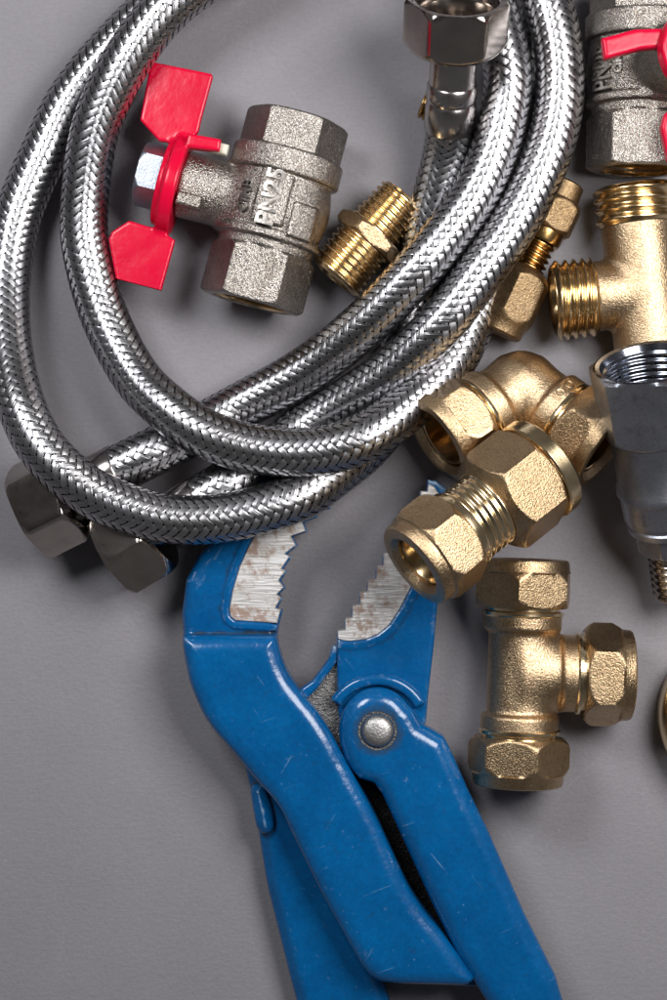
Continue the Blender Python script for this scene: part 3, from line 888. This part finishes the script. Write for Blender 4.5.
for WP, za, zb in ((LV, .86, 1.02), (WV, .55, .72)):
    def f(X, Y, Z): return extr(poly_sdf(X, Y, WP), Z, za, zb, 0.033)
    lo_ = np.min(WP, 0) - .1; hi_ = np.max(WP, 0) + .1
    v2.add('wing', surface_nets(f, (lo_[0], lo_[1], .45), (hi_[0], hi_[1], 1.1), .0135), M['red'], parent=hand2)

# ------------------------------------------------------------------ pliers
PZ = 0.45
pl = Thing('pipe_wrench', 'worn blue Swedish pattern pipe wrench with toothed steel jaws open under the hoses', 'wrench', 333.5, 700, PZ, 1, 0)
def L(pts): return [pl.loc(*q) for q in pts]
def slab(poly_list, ch=0, vox=.0135, lip=None, chk=0.05):
    """poly_list: (points, z0, z1, rounding, blend)"""
    polys = [(np.array(L(p)), a - PZ, b - PZ, r, k) for p, a, b, r, k in poly_list]
    allp = np.vstack([p[0] for p in polys]); mn = allp.min(0) - .06; mx = allp.max(0) + .06
    z0 = min(p[1] for p in polys) - .06; z1 = max(p[2] for p in polys) + .06
    def f(X, Y, Z):
        d = None
        for p, a, b, r, k in polys:
            d2 = poly_sdf(X[:, :, :1], Y[:, :, :1], p)
            q = extr(d2, Z, a, b, r)
            if ch: q = smax(q, (d2 * 0.8 + (Z - b) + ch) * 0.78, chk)
            d = q if d is None else smin(d, q, k)
        if lip:
            lp, jp, zt = lip
            dl = poly_sdf(X[:, :, :1], Y[:, :, :1], np.array(L(lp))); dj = poly_sdf(X[:, :, :1], Y[:, :, :1], np.array(L(jp)))
            q = extr(np.maximum(np.abs(dl - 0.045) - 0.032, dj + 0.01), Z, 0.2 - PZ, zt - PZ, 0.014)
            d = smin(d, q, 0.03)
        return d
    return surface_nets(f, (mn[0], mn[1], z0), (mx[0], mx[1], z1), vox)

def smooth_poly(pts, n=8):
    """open list -> round-cornered closed polygon"""
    p = np.array(pts, float); out = []
    m_ = len(p)
    for i in range(m_):
        a, b, c = p[i - 1], p[i], p[(i + 1) % m_]
        ra_ = min(16, np.linalg.norm(a - b) * .48, np.linalg.norm(c - b) * .48)
        p0 = b + (a - b) / np.linalg.norm(a - b) * ra_; p1 = b + (c - b) / np.linalg.norm(c - b) * ra_
        for t_ in np.linspace(0, 1, n):
            out.append((1 - t_) ** 2 * p0 + 2 * t_ * (1 - t_) * b + t_ * t_ * p1)
    return out

teethL = [(277.6, 622.6), (281, 609), (275.5, 607.5), (281.5, 597), (277, 594), (284, 587), (279, 580), (286, 570), (281.5, 568.5), (290, 556), (285, 553.5), (296, 545), (291, 536),
          (306, 531), (302.5, 522), (316, 516), (311, 510), (329, 508), (324, 500), (342, 496), (337, 488)]
armA_body = [(183.5, 634), (184, 645), (191, 683), (208, 720), (237, 753), (258, 779), (278, 800), (320, 888), (362, 963), (375, 976), (398, 979), (466, 981),
             (474, 974), (440, 926), (424, 908), (408, 884), (374, 810), (344, 755), (330, 728), (317, 709), (299, 688), (286, 668), (279, 645), (277, 634)]
armA_jaw = [(276, 640), (183.5, 640), (181.6, 614), (186, 580), (198, 556), (222, 530), (262, 500), (310, 478), (338, 470), (347, 480)] + [(x + 1.6, y + 1) for x, y in teethL[::-1]]
insL = teethL + [(322, 484), (290, 500), (262, 522), (249, 546), (240, 566), (233, 590), (229.8, 608), (231, 616), (236, 620)]
parm = pl.add('upper_arm', slab([(smooth_poly(armA_body), 0.26, 0.75, 0.05, 0), (armA_jaw, 0.16, 0.54, 0.02, 0.04)], 0.07, lip=(insL, armA_jaw, 0.558)), M['blue'])
# raised border of the tooth insert recess
foot = [(430, 962), (466, 962), (478, 975), (484, 984), (476, 988), (440, 986)]
pl.add('arm_foot', slab([(foot, 0.2, 0.42, 0.03, 0)]), M['blue'], parent=parm)
def plate(poly, z0, z1):
    p = L(poly); n = len(p)
    # keep it counter clockwise
    ar = sum(p[i - 1][0] * p[i][1] - p[i][0] * p[i - 1][1] for i in range(n))
    if ar < 0: p = p[::-1]
    cen = np.mean(p, 0)
    V = [(x, y, z0 - PZ) for x, y in p] + [(x, y, z1 - PZ - 0.012) for x, y in p]
    ins = []
    for i in range(n):
        a, b, c = np.array(p[i - 1]), np.array(p[i]), np.array(p[(i + 1) % n])
        n1_ = np.array((-(b - a)[1], (b - a)[0])); n2_ = np.array((-(c - b)[1], (c - b)[0]))
        nn = n1_ / np.linalg.norm(n1_) + n2_ / np.linalg.norm(n2_); nn /= max(np.linalg.norm(nn), .3)
        q = b + nn * 0.010; ins.append(q)
    V += [(x, y, z1 - PZ) for x, y in ins]
    F = [tuple(range(n - 1, -1, -1))]
    for i in range(n):
        j = (i + 1) % n
        F.append((i, j, n + j, n + i)); F.append((n + i, n + j, 2 * n + j, 2 * n + i))
    F.append(tuple(range(2 * n, 3 * n)))
    return np.array(V), F
pl.add('jaw_teeth', plate(insL, 0.30, 0.565), M['jaw'], angle=25, label='rusty toothed steel insert of the left jaw', parent=parm)

# fixed handle with the right jaw
teethR = [(337.5, 638), (337.5, 630), (345, 629), (345, 618), (352, 617), (352.5, 605), (360, 604), (360, 592), (367, 591), (368, 580), (376, 579), (377, 566), (383, 565), (383.5, 553),
          (390, 552), (391, 540), (396.5, 538), (398, 525), (404, 523), (406, 510), (413, 509), (413, 500), (420, 499), (420.5, 491), (427, 491), (428, 484)]
jawR = [(337, 700), (337, 652)] + [(x - 0.5, y + 2) for x, y in teethR] + [(428, 480), (436, 481), (447, 489), (444, 540), (437, 609), (433.5, 648), (428.7, 690), (426, 722), (400, 760), (365, 770), (342, 740)]
insR = teethR + [(434, 486), (440, 495), (441, 510), (437, 530), (427, 558), (411, 587), (399, 610), (389, 625), (378, 634), (366, 639), (350, 641), (341, 640)]
pjaw = pl.add('lower_jaw', slab([(jawR, 0.12, 0.50, 0.04, 0)], lip=(insR, jawR, 0.512)), M['blue'])
# arched rib over the pivot
cxr, cyr = 376.9, 727.7
arc = [(cxr + 55 * math.cos(a), cyr - 55 * math.sin(a)) for a in np.linspace(math.radians(148), math.radians(28), 24)] + \
      [(cxr + 43 * math.cos(a), cyr - 43 * math.sin(a)) for a in np.linspace(math.radians(28), math.radians(148), 24)]
pl.add('arched_rib', slab([(arc, 0.40, 0.60, 0.05, 0)]), M['blue'], parent=pjaw)
pl.add('jaw_teeth', plate(insR, 0.28, 0.52), M['jaw'], angle=25, label='bright toothed steel insert of the right jaw', parent=pjaw)
handleC = [(241, 756), (256, 752), (300, 790), (345, 880), (380, 975), (392, 1010), (420, 1110), (330, 1110), (297, 1010), (290, 984), (266, 888), (254, 812)]
rib = [(249, 787), (263, 782), (274, 815), (274, 831), (264, 837), (256, 829)]
pl.add('handle', slab([(smooth_poly(handleC), 0.03, 0.34, 0.04, 0), (smooth_poly(rib, 4), 0.1, 0.50, 0.02, 0.02)], 0.09, chk=0.03), M['blue'], label='lower handle passing under the upper arm')
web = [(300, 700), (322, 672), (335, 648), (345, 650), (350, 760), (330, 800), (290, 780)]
gap_fill = [(320, 750), (352, 756), (376, 778), (412, 850), (456, 945), (440, 960), (400, 960), (340, 860)]
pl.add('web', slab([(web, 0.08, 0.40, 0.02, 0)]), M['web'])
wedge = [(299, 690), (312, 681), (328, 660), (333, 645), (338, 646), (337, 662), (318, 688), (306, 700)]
pl.add('gap_shade_bar', slab([(gap_fill, 0.06, 0.26, 0.02, 0)]), M['gap_shade'])  # added filler, coloured dark as the deep shade between upper arm and link
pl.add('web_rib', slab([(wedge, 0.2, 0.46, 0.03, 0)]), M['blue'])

# link arm with rivet
head = [(cxr + 38 * math.cos(a), cyr - 42 * math.sin(a)) for a in np.linspace(math.radians(185), math.radians(35), 22)]
link_ = head + [(413, 708), (421, 722), (430, 727), (443, 735), (449, 746), (467, 787), (488, 830), (524, 912), (554, 972), (562, 1000), (600, 1110), (530, 1110),
                (489, 1003), (458, 954), (434, 906), (404, 840), (382, 792), (374, 781), (359, 776), (352, 768), (345, 757), (340, 742)]
inner = [(352, 745), (400, 745), (440, 790), (470, 850), (520, 960), (560, 1110), (548, 1110), (500, 1000), (440, 880), (395, 790), (368, 766)]
plink = pl.add('link_arm', slab([(link_, 0.34, 0.72, 0.045, 0)], 0.085, chk=0.04), M['blue'])
rv = lathe([(-0.02, .155), (0.015, .157), (0.04, .150), (0.062, .125), (0.074, .085), (0.079, .04), (0.080, 0)], 64)
rx_, ry_ = pl.loc(376.9, 727.7)
pl.add('rivet', rv, M['rivet'], T3(rx_, ry_, 0.72 - PZ) @ up_, parent=plink)
pl.add('rivet_ring', lathe([(0.001, .17), (0.003, .19), (-0.01, .195)], 64), M['web'], T3(rx_, ry_, 0.72 - PZ) @ up_, parent=plink)

# ------------------------------------------------------------------ camera, light
cam = bpy.data.cameras.new('camera'); co_ = bpy.data.objects.new('camera', cam); col.objects.link(co_)
co_.location = (0, 0, H); cam.sensor_fit = 'VERTICAL'; cam.sensor_height = 36; cam.lens = 36 * H / 10.0
cam.clip_end = 200; sc.camera = co_

def area(name, loc, target, sx, sy, power, color):
    l = bpy.data.lights.new(name, 'AREA'); l.shape = 'RECTANGLE'; l.size = sx; l.size_y = sy; l.energy = power; l.color = color
    ob = bpy.data.objects.new(name, l); col.objects.link(ob); ob.location = loc
    d = Vector(target) - Vector(loc); ob.rotation_euler = d.to_track_quat('-Z', 'Y').to_euler()
    return ob
area('softbox_right', (7.5, 4.5, 13.5), (0, 0, 0), 7.5, 7.5, 2600, (1, .985, .975))
area('softbox_left', (-6.5, 7.5, 13.5), (0, 0, 0), 5, 5, 1550, (.97, .98, 1))

w = bpy.data.worlds.new('World'); sc.world = w; w.use_nodes = True
nt = w.node_tree; bg = nt.nodes['Background']
tc = nt.nodes.new('ShaderNodeTexCoord').outputs['Generated']
sep = nt.nodes.new('ShaderNodeSeparateXYZ'); nt.links.new(tc, sep.inputs[0])
r = ramp(nt, sep.outputs['Z'], [(0.0, (0.11, 0.107, 0.11)), (0.5, (0.10, 0.098, 0.101)), (0.8, (0.05, 0.049, 0.051)), (1.0, (0.02, 0.02, 0.021))])
nt.links.new(r, bg.inputs['Color']); bg.inputs['Strength'].default_value = 1.0

sc.view_settings.view_transform = 'Standard'; sc.view_settings.look = 'None'; sc.view_settings.exposure = 0
